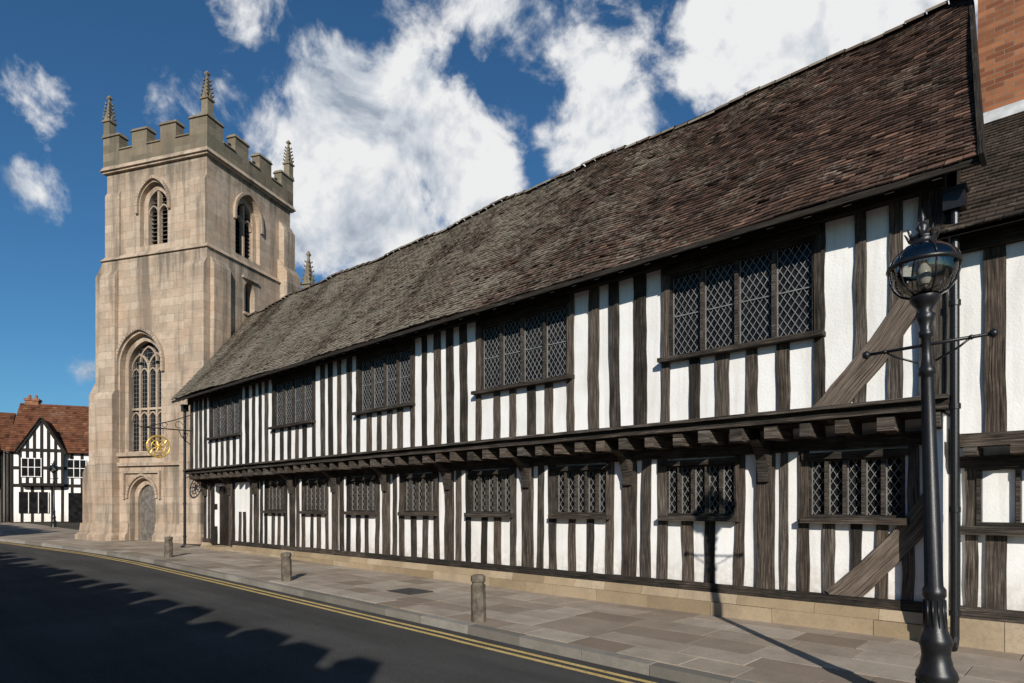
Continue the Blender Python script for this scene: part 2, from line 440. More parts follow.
while x>XL:
    b=max(XL-.05,x-R.uniform(4,6))
    tb.beam((x,YU-.02,2.80),(b,YU-.02,2.80),.15,.22,(0,-1,0),.004,.25)
    tb.beam((x,YU-.08,2.865),(b,YU-.08,2.865),.045,.26,(0,-1,0),.004,.6)
    tb.beam((x,YU-.05,2.745),(b,YU-.05,2.745),.03,.22,(0,-1,0),.003,.5)
    x=b
x=XR-.1
while x>XL:
    z=2.62+R.uniform(-.008,.008);w=R.uniform(.13,.18)
    y0=YU-.12+R.uniform(-.03,.03)
    tb.beam((x,.1,z),(x,y0,z-.0),w,.17,(0,0,-1),.006,R.uniform(.4,1),seg=2)
    x-=.454+R.uniform(-.03,.03)
tb.box(XL,XR,YU+.0,.2,2.71,2.725,(.05,.1,.1))
for bx in posts+[-1.5,-21.35,-23.4]:
    n=6;w=.15
    pts=[]
    for i in range(n+1):
        t=i/n;a=t*math.pi/2
        pts.append((-.05-.40*(1-math.cos(a)),1.98+.56*math.sin(a)))
    for i in range(n):
        (y0,z0),(y1,z1)=pts[i],pts[i+1]
        yb=-.0
        tb.hexa([(bx-w/2,y0-.04,z0),(bx-w/2,yb,z0),(bx+w/2,yb,z0),(bx+w/2,y0-.04,z0),(bx-w/2,y1-.04,z1),(bx-w/2,yb,z1),(bx+w/2,yb,z1),(bx+w/2,y1-.04,z1)],(.45,.3,.1))
for i,(a,b) in enumerate(upw):
    stud(a-.05,YU-.01,2.88,5.6,.13,tn(a),.18);stud(b+.05,YU-.01,2.88,5.6,.13,tn(b),.18)
    nn=5;sp=(b-a)/nn
    for k in range(1,nn):
        X=a+sp*k+R.uniform(-.02,.02);stud(X,YU,2.88,3.80,R.uniform(.15,.2),min(1,tn(X)*1.3))
    tb.beam((b+.12,YU-.03,3.835),(a-.12,YU-.03,3.835),.065,.2,(0,-1,0),.004,.35)
    tb.beam((b+.04,YU+.02,5.18),(a-.04,YU+.02,5.18),.12,.16,(0,-1,0),.004,.2)
    nxt=upw[i+1][1]+.05 if i+1<len(upw) else XL+.1
    st=a-.05;n=round((st-nxt)/.455)
    if n<1:n=1
    for k in range(1,n):
        X=st+(nxt-st)*k/n+R.uniform(-.03,.03)
        stud(X,YU,2.88,5.6,R.uniform(.15,.23),tn(X),lean=R.uniform(-.035,.035))
stud(XL+.1,YU-.01,2.88,5.6,.2,None,.18)
stud(-1.50,YU-.05,2.88,5.6,.26,.6,.2)
for X,w in ((-2.26,.13),(-1.88,.15),):stud(X,YU,2.88,5.6,w,.7)
x=XR
while x>XL:
    b=max(XL,x-R.uniform(4,6));tb.beam((x,YU,5.36),(b,YU,5.36),.2,.2,(0,-1,0),.006,.1);x=b
tb.obj('oak_frame',TIMBER,school)
tg=MB()
tg.beam((-2.72,YU+.04,2.78),(-1.52,YU+.04,4.36),.33,.12,(0,-1,0),.012,.85,seg=9,curve=.07,w2=.27)
tg.beam((-2.66,.035,.40),(-1.46,.035,1.86),.34,.12,(0,-1,0),.014,.9,seg=9,curve=.07,w2=.27)
tg.obj('curved_braces',TIMBERG,school)

def lattice(g,x0,x1,z0,z1,y,dx=.115,dz=.165,w=.011,mi=0):
    W=x1-x0;H=z1-z0;sl=dz/dx
    L=math.hypot(dx,dz);ux,uz=dx/L,dz/L
    n=int((W+H/sl)/dx)+2
    for sgn in (1,-1):
        for k in range(-n,n+1):
            xk=x0+k*dx+(W%dx)/2
            xa,xb=x0,x1
            za=z0+sgn*sl*(xa-xk);zb=z0+sgn*sl*(xb-xk)
            def xat(z):return xk+(z-z0)/(sgn*sl)
            if za<z0:xa,za=xat(z0),z0
            elif za>z1:xa,za=xat(z1),z1
            if zb<z0:xb,zb=xat(z0),z0
            elif zb>z1:xb,zb=xat(z1),z1
            if xb-xa<.01 or xa<x0-1e-6 or xb>x1+1e-6:continue
            nx,nz=-sgn*uz*w/2,ux*w/2
            yy=y+(.002 if sgn>0 else 0)
            g.hexa([(xa-nx,yy-.006,za-nz),(xa-nx,yy,za-nz),(xb-nx,yy,zb-nz),(xb-nx,yy-.006,zb-nz),
                    (xa+nx,yy-.006,za+nz),(xa+nx,yy,za+nz),(xb+nx,yy,zb+nz),(xb+nx,yy-.006,zb+nz)],mi=mi)
fr=MB();la=MB();gl=MB();lb=MB()
def window(a,b,z0,z1,y,n,lat,fw=.045,rail=None,mull=.05,dx=.115,dz=.165,w=.011):
    yb=y+.09
    fr.box(a,a+fw,y+.01,yb+.02,z0,z1,(.3,.3,.1));fr.box(b-fw,b,y+.01,yb+.02,z0,z1,(.3,.3,.1))
    fr.box(a+fw,b-fw,y+.013,yb+.02,z1-fw*.8,z1,(.3,.3,.1));fr.box(a+fw,b-fw,y+.013,yb+.02,z0,z0+fw*.8,(.3,.3,.1))
    A,B=a+fw,b-fw;Z0,Z1=z0+fw*.8,z1-fw*.8
    wl=(B-A-(n-1)*mull)/n
    for k in range(n):
        xa=A+k*(wl+mull);xb=xa+wl
        if k:fr.box(xa-mull,xa,y+.004,yb+.02,Z0,Z1,(.5,.3,.1))
        tz=R.uniform(-.006,.006);ty=R.uniform(-.006,.006)
        gl.face([(xa,yb+tz,Z0),(xb,yb+ty,Z0),(xb,yb+ty+.004,Z1),(xa,yb+tz-.004,Z1)])
        lattice(lat,xa,xb,Z0,Z1,yb-.014,dx,dz,w)
        lat.box(xa,xa+.012,yb-.026,yb-.01,Z0,Z1);lat.box(xb-.012,xb,yb-.026,yb-.01,Z0,Z1)
        if rail: lat.box(xa,xb,yb-.03,yb-.02,Z0+(Z1-Z0)*rail-.008,Z0+(Z1-Z0)*rail+.008)
for (a,b) in upw: window(a,b,3.87,5.12,YU,4,la,rail=.5,dx=.10,dz=.15,w=.0085)
for (a,b) in loww: window(a,b,1.49,2.27,.0,5,lb,.04,None,.045,.095,.15,.0075)
fr.obj('window_frames',TIMBER,school);la.obj('upper_leading',LEAD,school);lb.obj('lower_leading',LEADL,school)
gl.obj('window_glass',GLASS,school)
g=MB();g.box(-22.66,-21.47,.18,.24,.2,2.3)
for i in range(6):g.box(-22.64+i*.2,-22.47+i*.2,.165,.18,.2,2.27)
g.obj('door',DARK,school)
g=MB();g.box(-22.68,-21.43,-.35,.16,-.1,.26);g.obj('door_step',PLINTH,school)

EZ,RZ,EY,RY=5.30,9.62,-.95,3.05
def roofpt(x,v,off=0):
    sag=.045*math.sin(x*.55+1)+.03*math.sin(x*1.7+v*3)+.035*math.sin(x*.21)+.012*math.sin(x*3.9+v*9)
    sag+=-.06*math.sin(math.pi*v)
    ny,nz=-(RZ-EZ),(RY-EY);l=math.hypot(ny,nz)
    o=off+sag*(.5+.5*v)
    return (x,EY+(RY-EY)*v+ny/l*o,EZ+(RZ-EZ)*v+nz/l*o)
def xr(v):return -.97-.62*v
def xl(v):return -23.95-2.75*v
SL=math.hypot(RY-EY,RZ-EZ);nrow=int(SL/.098)
g=MB()
for r in range(nrow):
    v0=r/nrow;v1=(r+1.15)/nrow
    x=xr(v0)+R.uniform(-.005,.005);first=True
    end=xl(v0)
    while x>end:
        w=.165 if not(first and r%2) else .085
        first=False
        a=x-.003;b=max(end,x-w)+.003
        if R.random()<.004: x-=w;continue
        tone=min(1,max(0,R.gauss(.47,.31)))
        l=.024+R.uniform(-.005,.008);sk=R.uniform(-.007,.007)
        if R.random()<.02: sk*=3;l+=.01
        dv=R.uniform(-.003,.003)
        va=v0+dv;vb=v0+dv+sk*.12
        P=[roofpt(a,va,l),roofpt(b,vb,l+sk),roofpt(b,v1,.004),roofpt(a,v1,.004)]
        Q=[roofpt(a,va,l-.016),roofpt(b,vb,l+sk-.016)]
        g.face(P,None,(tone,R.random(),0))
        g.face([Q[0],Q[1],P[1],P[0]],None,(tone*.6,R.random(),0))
        x-=w
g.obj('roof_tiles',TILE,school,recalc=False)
g=MB()
N=40
for i in range(N):
    for j in range(4):
        vv0,vv1=j/4,(j+1)/4
        X=lambda k,v:xr(v)-.02+(xl(v)-xr(v)+.04)*k/N
        for off in (-.012,-.09):
            g.face([roofpt(X(i,vv0),vv0,off),roofpt(X(i+1,vv0),vv0,off),roofpt(X(i+1,vv1),vv1,off),roofpt(X(i,vv1),vv1,off)])
g.face([(xr(1),RY,RZ),(xl(1),RY,RZ),(xl(1)-2,7,5.3),(xr(1)-.6,7,5.3)])
for f in (xr,xl):
    g.face([(f(0)-.3 if f is xr else f(0)+.1,YU,5.2),roofpt(f(0)-.3 if f is xr else f(0)+.1,.12,-.05),(f(1)-.1,RY,RZ-.06),(f(1)-.4,6.8,5.3)])
g.obj('roof_boarding',DARK,school)
g=MB()
x=xr(1)
while x>xl(1):
    L=.30;a=x-.006;b=x-L+.006;tone=R.uniform(.2,1)
    p=roofpt(x,1,0);z=p[2]-.03+R.uniform(-.010,.010);y=p[1];n=6
    for k in range(n):
        a0=math.pi*k/n;a1=math.pi*(k+1)/n
        f=lambda X,an:(X,y-.13*math.cos(an),z+.10*math.sin(an))
        g.face([f(a,a0),f(b,a0),f(b,a1),f(a,a1)],None,(tone,0,0))
    x-=L
g.obj('ridge_tiles',m_attr_stone('ridge_tile',(.09,.06,.045),(.16,.12,.09),(.30,.26,.20)),school,recalc=False)
g=MB()
g.beam((xr(0)+.0,EY-.02,EZ-.07),(xr(1),RY,RZ-.07),.14,.05,(1,-.15,0),.003,.2)
g.beam((xr(0),EY+.03,EZ-.05),(xl(0),EY+.03,EZ-.05),.07,.04,(0,-1,0),.004,.1)
x=XR
while x>XL:
    g.beam((x,EY+.06,EZ-.09),(x,YU+.1,EZ+.40),.09,.08,(0,-.7,-.7),.004,.2,seg=1);x-=.45
g.obj('eaves_timbers',TIMBER,school)
def pipe(name,x,y,z0,z1,r=.045):
    g=MB();g.lathe([(r,z0),(r,z1)],14,(x,y))
    z=z0+.3
    while z<z1-.1:
        g.lathe([(r,z-.03),(r+.013,z-.03),(r+.013,z+.03),(r,z+.03)],14,(x,y));z+=1.15
    g.box(x-.1,x+.1,y-.09,y+.09,z1-.02,z1+.18);g.box(x-.12,x+.12,y-.105,y+.105,z1+.18,z1+.22)
    g.tube([(x,y,z0+.02),(x,y-.05,z0-.05),(x,y-.12,z0-.08)],r)
    return g.obj(name,IRON)
pipe('drainpipe',-1.27,-.56,.15,4.95)
pipe('drainpipe',-23.75,-.58,.25,4.95)

# ------------------------------------------------------------------ second house on the right
h2=empty('timber_framed_house')
g=MB();YH=-.30
g.box(-1.3,5,YH+.03,YH+.2,2.35,4.75);g.box(-1.3,5,.03,.2,.3,2.4);g.obj('plaster_infill',PLASTER,h2)
g=MB()
def st2(x,y,z0,z1,w,t=.5):g.beam((x,y+.06,z0),(x,y+.06,z1),w,.13,(0,-1,0),.01,t)
for i in range(16):
    X=-.94+.40*i;st2(X,YH,2.45,4.7,R.uniform(.16,.2),R.uniform(.4,.9))
    st2(X-.02,0,.46,1.35,R.uniform(.14,.2),R.uniform(.4,.9))
st2(-1.19,0,.4,2.3,.12,.6)
g.beam((-1.3,0,.40),(5,0,.40),.13,.16,(0,-1,0),.006,.5,seg=12)
g.beam((-1.3,YH,2.38),(5,YH,2.38),.14,.22,(0,-1,0),.006,.5,seg=12)
g.beam((-1.3,-.02,1.36),(5,-.02,1.36),.10,.2,(0,-1,0),.004,.4,seg=12)
g.beam((-1.3,.02,2.15),(5,.02,2.15),.14,.16,(0,-1,0),.004,.3,seg=12)
g.beam((-1.3,YH,4.62),(5,YH,4.62),.2,.16,(0,-1,0),.004,.2,seg=12)
for i in range(15):g.beam((-1.15+i*.42,.05,2.26),(-1.15+i*.42,YH-.12,2.26),.13,.1,(0,0,-1),.004,.7,seg=1)
g.obj('oak_frame',TIMBER,h2)
fr=MB();la=MB();gl=MB()
for i in range(4):window(-1.14+1.3*i,-.02+1.3*i,1.42,2.08,-.035,3,la,.04,None,.04,.11,.16,.009)
fr.obj('window_frames',TIMBER,h2);la.obj('leading',LEAD,h2);gl.obj('window_glass',GLASS,h2)
g=MB();x=5
while x>-1.3:
    b=max(-1.3,x-R.uniform(.5,1));g.box(b+.003,x-.003,-.12,.2,-.3,.33,(R.random(),0,0));x=b
g.obj('stone_plinth',PLINTH,h2)
g=MB();n2=32
E2=(-.70,4.66);R2=(2.5,7.3)
def rp2(x,v,o):return (x,E2[0]+(R2[0]-E2[0])*v-.63*o,E2[1]+(R2[1]-E2[1])*v+.77*o)
for r in range(n2):
    x=5.2 if r%2 else 5.115
    while x>-1.42:
        b=x-.165;tone=min(1,max(0,R.gauss(.45,.25)));l=.024+R.uniform(-.004,.006)
        P=[rp2(x-.003,r/n2,l),rp2(b+.003,r/n2,l),rp2(b+.003,(r+1.1)/n2,.004),rp2(x-.003,(r+1.1)/n2,.004)]
        g.face(P,None,(tone,0,0));g.face([rp2(x-.003,r/n2,l-.016),rp2(b+.003,r/n2,l-.016),P[1],P[0]],None,(tone*.6,0,0));x=b
g.obj('roof_tiles',TILEG,h2,recalc=False)
g=MB();g.face([rp2(-1.5,0,-.004),rp2(5.2,0,-.004),rp2(5.2,1,-.004),rp2(-1.5,1,-.004)]);g.face([rp2(-1.5,0,-.06),rp2(5.2,0,-.06),rp2(5.2,1,-.06),rp2(-1.5,1,-.06)])
g.obj('roof_boarding',DARK,h2)
g=MB();g.box(-1.5,5.2,2.36,2.5,7.2,7.36);g.obj('lead_flashing',FLASH,h2)
g=MB();g.box(-1.44,.9,2.5,3.9,4.5,12.2);g.box(-1.50,.96,2.44,3.96,12.2,12.45);g.box(.9,5,2.5,7,4.5,9.0)
g.obj('brick_chimney_stack',BRICK,h2)

# ------------------------------------------------------------------ TOWER
TH=math.atan2(.430,.902)
tower=empty('stone_church_tower',(-25.8,.98,0),TH)
TW,TD=5.12,5.13
def arch_pts(w,zs,za,n=10):
    H=za-zs;cx=(H*H-(w/2)**2)/w;Rr=cx+w/2
    a1=math.acos(max(-1,min(1,-cx/Rr)))
    pts=[]
    for i in range(n+1):
        a=math.pi+(a1-math.pi)*i/n
        pts.append((cx+Rr*math.cos(a),zs+Rr*math.sin(a)))
    return pts+[(-x,z) for x,z in pts[-2::-1]]
def PW(u,d,z):return (u,d,z)
def PS(u,d,z):return (-d,u,z)
def cutter(P,uc,w,z0,zs,za,d0,d1):
    pts=[(-w/2,z0)]+arch_pts(w,zs,za)+[(w/2,z0)]
    g=MB();n=len(pts)
    A=[P(uc+x,d0,z) for x,z in pts];B=[P(uc+x,d1,z) for x,z in pts]
    g.face(A);g.face(B[::-1])
    for i in range(n):
        j=(i+1)%n;g.face([A[j],A[i],B[i],B[j]])
    return g.obj('cut',[],None,weld=True)
def carve(o,cuts):
    for c in cuts:
        m=o.modifiers.new('b','BOOLEAN');m.operation='DIFFERENCE';m.solver='EXACT';m.object=c
        bpy.context.view_layer.update()
        dg=bpy.context.evaluated_depsgraph_get()
        me=bpy.data.meshes.new_from_object(o.evaluated_get(dg))
        o.modifiers.clear();o.data=me
        bpy.data.objects.remove(c)
    me=o.data
    uvl=me.uv_layers[0] if me.uv_layers else me.uv_layers.new()
    for p in me.polygons:
        n=p.normal;ax=max(range(3),key=lambda k:abs(n[k]))
        for li in p.loop_indices:
            q=me.vertices[me.loops[li].vertex_index].co
            uvl.data[li].uv=(q.y,q.z) if ax==0 else ((q.x,q.z) if ax==1 else (q.x,q.y))
def strip(g,P,pts,th,d0,d1,uc=0,col=(.5,.5,.5)):
    for (x0,z0),(x1,z1) in zip(pts,pts[1:]):
        dx,dz=x1-x0,z1-z0;L=math.hypot(dx,dz)
        if L<1e-5:continue
        e=.12*th/L;x0-=dx*e;z0-=dz*e;x1+=dx*e;z1+=dz*e
        nx,nz=-dz/L*th/2,dx/L*th/2
        q=[]
        for (x,z) in ((x0-nx,z0-nz),(x1-nx,z1-nz),(x1+nx,z1+nz),(x0+nx,z0+nz)):q.append((x,z))
        g.hexa([P(uc+x,d0,z) for x,z in q]+[P(uc+x,d1,z) for x,z in q],col)
o=.12
gL=MB();gL.box(-TW-o,o,-o,TD+o,-.5,11.75)
low=gL.obj('lower_stage',STONE)
gU=MB();gU.box(-TW,0,0,TD,11.7501,15.5)
up=gU.obj('belfry_stage',STONE)
WC=-3.22;DC=-3.1;BC=-2.65
sd=[cutter(PW,WC,2.15,3.75,7.35,8.6,-.3,.12),cutter(PW,WC,1.75,3.85,7.3,8.35,-.3,.46),
    cutter(PW,DC,1.35,0,1.95,2.75,-.3,.12),cutter(PW,DC,1.0,0,1.85,2.5,-.3,.42),
    cutter(PS,2.25,.62,9.75,10.7,11.1,-.3,.35)]
carve(low,sd)
su=[cutter(PW,BC,1.45,12.15,13.85,14.7,-.2,.2),cutter(PW,BC,1.0,12.25,13.8,14.45,-.2,.55),
    cutter(PS,2.3,1.5,12.1,13.8,14.75,-.2,.2),cutter(PS,2.3,1.05,12.2,13.75,14.5,-.2,.55)]
carve(up,su)
low.parent=tower;up.parent=tower
g=MB()
strip(g,PW,arch_pts(2.4,7.35,8.78,14),.12,-.24,-.10,WC)
strip(g,PW,[(-1.2,7.35),(-1.2,7.0)],.12,-.24,-.10,WC);strip(g,PW,[(1.2,7.0),(1.2,7.35)],.12,-.24,-.10,WC)
for k in (-1,0,1):
    strip(g,PW,[(k*.437,3.85),(k*.437,7.4)],.085,.26,.39,WC)
strip(g,PW,[(-.87,5.6),(.87,5.6)],.09,.261,.389,WC)
for k in range(4):
    c=WC-.656+.437*k
    for zs in (5.15,6.95):
        strip(g,PW,arch_pts(.43,zs,zs+.32,6),.055,.27,.38,c)
for k in range(2):
    strip(g,PW,arch_pts(.87,7.2,7.85,8),.07,.265,.385,WC-.437+.874*k)
strip(g,PW,arch_pts(.85,7.55,8.15,8),.06,.267,.383,WC)
strip(g,PW,[(-1.1,3.7),(1.1,3.7)],.15,-.26,.2,WC)
for P,uc in ((PW,BC),(PS,2.3)):
    strip(g,P,[(0,12.25),(0,14.4)],.10,.22,.4,uc)
    strip(g,P,arch_pts(.5,13.5,13.85,6),.06,.23,.38,uc-.26);strip(g,P,arch_pts(.5,13.5,13.85,6),.06,.23,.38,uc+.26)
    strip(g,P,arch_pts(1.65,13.8,14.86,12),.11,-.11,.02,uc)
    strip(g,P,[(-.825,13.8),(-.825,13.5)],.11,-.11,.02,uc);strip(g,P,[(.825,13.5),(.825,13.8)],.11,-.11,.02,uc)
strip(g,PS,[(-.4,9.7),(.4,9.7)],.1,-.2,.0,2.25);strip(g,PS,[(-.45,11.2),(.45,11.2)],.1,-.22,-.1,2.25)
strip(g,PS,[(0,9.75),(0,11.0)],.07,.1,.2,2.25)
strip(g,PW,arch_pts(1.55,1.95,2.88,10),.10,-.21,-.1,DC)
strip(g,PW,[(-.95,2.98),(.95,2.98)],.09,-.23,-.1,DC)
strip(g,PW,[(-.92,1.9),(-.92,2.95)],.08,-.225,-.1,DC);strip(g,PW,[(.92,1.9),(.92,2.95)],.08,-.225,-.1,DC)
g.obj('tracery_and_hoods',STONEL,tower)
g=MB()
for P,uc in ((PW,BC),(PS,2.3)):
    for i in range(13):
        z=12.3+i*.17
        a=[P(uc-.54,.5,z+.12),P(uc+.54,.5,z+.12),P(uc+.54,.34,z),P(uc-.54,.34,z)]
        if z<14.3:g.face(a)
g.obj('louvres',LOUV,tower,recalc=False)
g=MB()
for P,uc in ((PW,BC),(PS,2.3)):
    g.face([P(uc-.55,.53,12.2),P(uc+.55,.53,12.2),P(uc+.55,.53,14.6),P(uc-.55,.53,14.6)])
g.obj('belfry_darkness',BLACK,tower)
g=MB()
g.face([PW(WC-.9,.36,3.8),PW(WC+.9,.36,3.8),PW(WC+.9,.36,8.5),PW(WC-.9,.36,8.5)])
g.face([PS(1.9,.25,9.7),PS(2.6,.25,9.7),PS(2.6,.25,11.1),PS(1.9,.25,11.1)])
g.obj('window_glass',GLASS,tower)
g=MB()
for i in range(24):
    z=3.95+i*.18
    strip(g,PW,[(-.86,z),(.86,z)],.010,.348,.356,WC)
for i in range(4):
    for k in (-1,1):
        strip(g,PW,[(-.656+.437*i+k*.07,3.85),(-.656+.437*i+k*.07,8.05)],.009,.349,.357,WC)
g.obj('leading',LEAD,tower)
g=MB();
for i in range(5):g.box(DC-.52+i*.21,DC-.52+i*.21+.2,.24,.30,.2,2.5)
g.obj('door',OAKD,tower)
g=MB()
def stage(fn,p,pr,z0,z1):
    A=fn(p);B=fn(pr);zt=z1+(p-pr)*1.3+.06
    g.hexa([(x,y,z0) for x,y in A]+[(x,y,z1) for x,y in A])
    g.hexa([(x,y,z1) for x,y in A]+[(x,y,zt) for x,y in B])
def fW(x0,x1):return lambda q:[(x0,-q),(x0,.05),(x1,.05),(x1,-q)]
def fN(y0,y1):return lambda q:[(-TW-q,y0),(-TW-q,y1),(-TW+.05,y1),(-TW+.05,y0)]
def fS(y0,y1):return lambda q:[(q,y0),(q,y1),(-.05,y1),(-.05,y0)]
stage(fW(-.85,.119),.30,.13,-.5,11.0);stage(fW(-.9,.1185),.46,.31,-.5,6.1)
stage(fW(-TW-.119,-TW+.75),.30,.13,-.5,11.0);stage(fW(-TW-.1185,-TW+.8),.46,.31,-.5,6.1)
stage(fN(-.10,.9),.52,.13,-.5,11.1);stage(fN(-.11,.92),.88,.53,-.5,6.2);stage(fN(-.115,.93),1.22,.89,-.5,3.0)
stage(fS(.05,.95),.3,.13,-.5,11.1);stage(fS(TD-.9,TD+.1),.5,.1,-.5,12.2);stage(fS(TD-.8,TD-.01),.28,.05,-.5,14.2)
stage(fW(-.75,-.002),.10,.02,11.8,14.4);stage(fW(-TW+.002,-TW+.75),.10,.02,11.8,14.4)
g.obj('buttresses',STONE,tower)
g=MB()
def band(z0,z1,p,slope=0):
    x0,x1,y0,y1=-TW-p,p,-p,TD+p
    q=p-slope
    g.hexa([(x0,y0,z0),(x0,y1,z0),(x1,y1,z0),(x1,y0,z0),(-TW-q,-q,z1),(-TW-q,TD+q,z1),(q,TD+q,z1),(q,-q,z1)])
band(11.7,11.9,.2,.15);band(15.42,15.62,.2,.1);band(15.34,15.42,.12);
def bplinth(p,z0,z1,sl):
    for (x0,x1,yy) in ((-TW-.12,-TW+.8,-.46),(-.9,.12,-.46)):
        g.hexa([(x0-p,yy-p,z0),(x0-p,.1,z0),(x1+p,.1,z0),(x1+p,yy-p,z0),(x0-p+sl,yy-p+sl,z1),(x0-p+sl,.1,z1),(x1+p-sl,.1,z1),(x1+p-sl,yy-p+sl,z1)])
    for (x0,x1) in ((-TW+.8,DC-.7),(DC+.7,-.9)):
        g.hexa([(x0,-.12-p,z0),(x0,.1,z0),(x1,.1,z0),(x1,-.12-p,z0),(x0,-.12-p+sl,z1),(x0,.1,z1),(x1,.1,z1),(x1,-.12-p+sl,z1)])
    g.hexa([(-TW-1.22-p,-.12-p*.9,z0),(-TW-1.22-p,1.0+p,z0),(-TW,1.0+p,z0),(-TW,-.12-p*.9,z0),(-TW-1.22-p+sl,-.12-p*.9+sl,z1),(-TW-1.22-p+sl,1.0+p-sl,z1),(-TW,1.0+p-sl,z1),(-TW,-.12-p*.9+sl,z1)])
bplinth(.22,-.5,.42,.02);bplinth(.20,.42,.55,.12);bplinth(.09,.55,.9,.03)
strip(g,PW,[(-TW+.82,3.3),(-.92,3.3)],.14,-.24,-.05)
g.obj('string_courses',STONEL,tower)
g=MB()
def par_face(P,u0,L,db):
    a=u0;m=.85;k=.78;gp=(L-2*m-2*k)/3
    segs=[(0,m),(m+gp,m+gp+k),(m+2*gp+k,m+2*gp+2*k),(L-m,L)]
    g.hexa([P(a,-.1,15.6),P(a+L,-.1,15.6),P(a+L,db,15.6),P(a,db,15.6),P(a,-.1,16.2),P(a+L,-.1,16.2),P(a+L,db,16.2),P(a,db,16.2)])
    for (s0,s1) in segs:
        g.hexa([P(a+s0,-.098,16.2),P(a+s1,-.098,16.2),P(a+s1,db-.003,16.2),P(a+s0,db-.003,16.2),P(a+s0,-.098,16.82),P(a+s1,-.098,16.82),P(a+s1,db-.003,16.82),P(a+s0,db-.003,16.82)])
        g.hexa([P(a+s0-.05,-.15,16.82),P(a+s1+.05,-.15,16.82),P(a+s1+.05,db+.05,16.82),P(a+s0-.05,db+.05,16.82),P(a+s0-.0,-.08,16.95),P(a+s1+.0,-.08,16.95),P(a+s1,db-.03,16.95),P(a+s0,db-.03,16.95)])
    last=None
    for (s0,s1) in segs:
        if last is not None:
            g.hexa([P(a+last,-.15,16.2),P(a+s0,-.15,16.2),P(a+s0,db+.04,16.2),P(a+last,db+.04,16.2),P(a+last,-.09,16.29),P(a+s0,-.09,16.29),P(a+s0,db-.03,16.29),P(a+last,db-.03,16.29)])
        last=s1
par_face(PW,-TW-.1,TW+.2,.3)
par_face(lambda u,d,z:PS(u,d+.003,z-.004),-.097,TD+.2,.3)
par_face(lambda u,d,z:(u,TD-d,z-.008),-TW-.097,TW+.194,.3)
par_face(lambda u,d,z:(-TW+d+.003,u,z-.012),-.094,TD+.19,.3)
g.box(-TW+.2,-.2,.2,TD-.2,15.3,15.7)
g.obj('embattled_parapet',STONED,tower)
def pinnacle(g,x,y,z,h=1.75,w=.30):
    def fr(s0,s1,z0,z1):
        g.hexa([(x-s0,y-s0,z0),(x-s0,y+s0,z0),(x+s0,y+s0,z0),(x+s0,y-s0,z0),(x-s1,y-s1,z1),(x-s1,y+s1,z1),(x+s1,y+s1,z1),(x+s1,y-s1,z1)])
    s=w/2;fr(s*1.25,s*1.1,z-.05,z+.08);fr(s,s,z+.08,z+h*.33);fr(s*1.3,s*1.3,z+h*.33,z+h*.37)
    for a,b in ((1,0),(-1,0),(0,1),(0,-1)):
        cx,cy=x+a*s*1.1,y+b*s*1.1
        g.hexa([(cx-.09*abs(b)-.02*abs(a),cy-.09*abs(a)-.02*abs(b),z+h*.37),(cx-.09*abs(b)-.02*abs(a),cy+.09*abs(a)+.02*abs(b),z+h*.37),(cx+.09*abs(b)+.02*abs(a),cy+.09*abs(a)+.02*abs(b),z+h*.37),(cx+.09*abs(b)+.02*abs(a),cy-.09*abs(a)-.02*abs(b),z+h*.37),
            (cx-.02,cy-.02,z+h*.5),(cx-.02,cy+.02,z+h*.5),(cx+.02,cy+.02,z+h*.5),(cx+.02,cy-.02,z+h*.5)])
    fr(s*.85,s*.18,z+h*.37,z+h*.9)
    for i in range(5):
        t=i/5;zz=z+h*(.44+.42*t);q=s*(.85-.67*((zz-z-h*.37)/(h*.53)))
        for a,b in ((1,1),(1,-1),(-1,1),(-1,-1)):
            cx,cy=x+a*(q+.02),y+b*(q+.02);r=.036
            g.hexa([(cx-r,cy-r,zz),(cx-r,cy+r,zz),(cx+r,cy+r,zz),(cx+r,cy-r,zz),(cx-r*.5+a*.03,cy-r*.5+b*.03,zz+.08),(cx-r*.5+a*.03,cy+r*.5+b*.03,zz+.08),(cx+r*.5+a*.03,cy+r*.5+b*.03,zz+.08),(cx+r*.5+a*.03,cy-r*.5+b*.03,zz+.08)])
    fr(.03,.09,z+h*.88,z+h*.93);fr(.09,.02,z+h*.93,z+h)
g=MB()
for (x,y) in ((-.05,.07),(-TW+.05,.07),(-.05,TD-.05),(-TW+.05,TD-.05)):pinnacle(g,x,y,16.92)
g.obj('pinnacles',STONED,tower)

nave=empty('stone_chapel_nave',(-25.8,.98,0),TH)
g=MB();g.box(-TW-.3,.45,TD+.15,24,-.5,10.9);g.box(-TW-.4,.55,TD+.16,24.1,10.9,11.05);g.box(-TW-.3,.45,TD+.17,24,11.05,11.5)
g.box(.1,.95,TD+.2,TD+.95,-.5,11.2);g.obj('nave_walls',STONE,nave)
g=MB();pinnacle(g,.62,TD+.55,11.2,2.45,.42);pinnacle(g,.62,23.5,11.2,2.3,.42);g.obj('pinnacles',STONED,nave)
g=MB()
for yy in (8,12,16,20):
    g.box(.4,.75,yy-.3,yy+.3,-.5,10)
    strip(g,lambda u,d,z:(.45-d,u,z),arch_pts(2.2,7.5,9.2),.15,-.1,.05,yy+2)
g.obj('nave_buttresses',STONEL,nave)

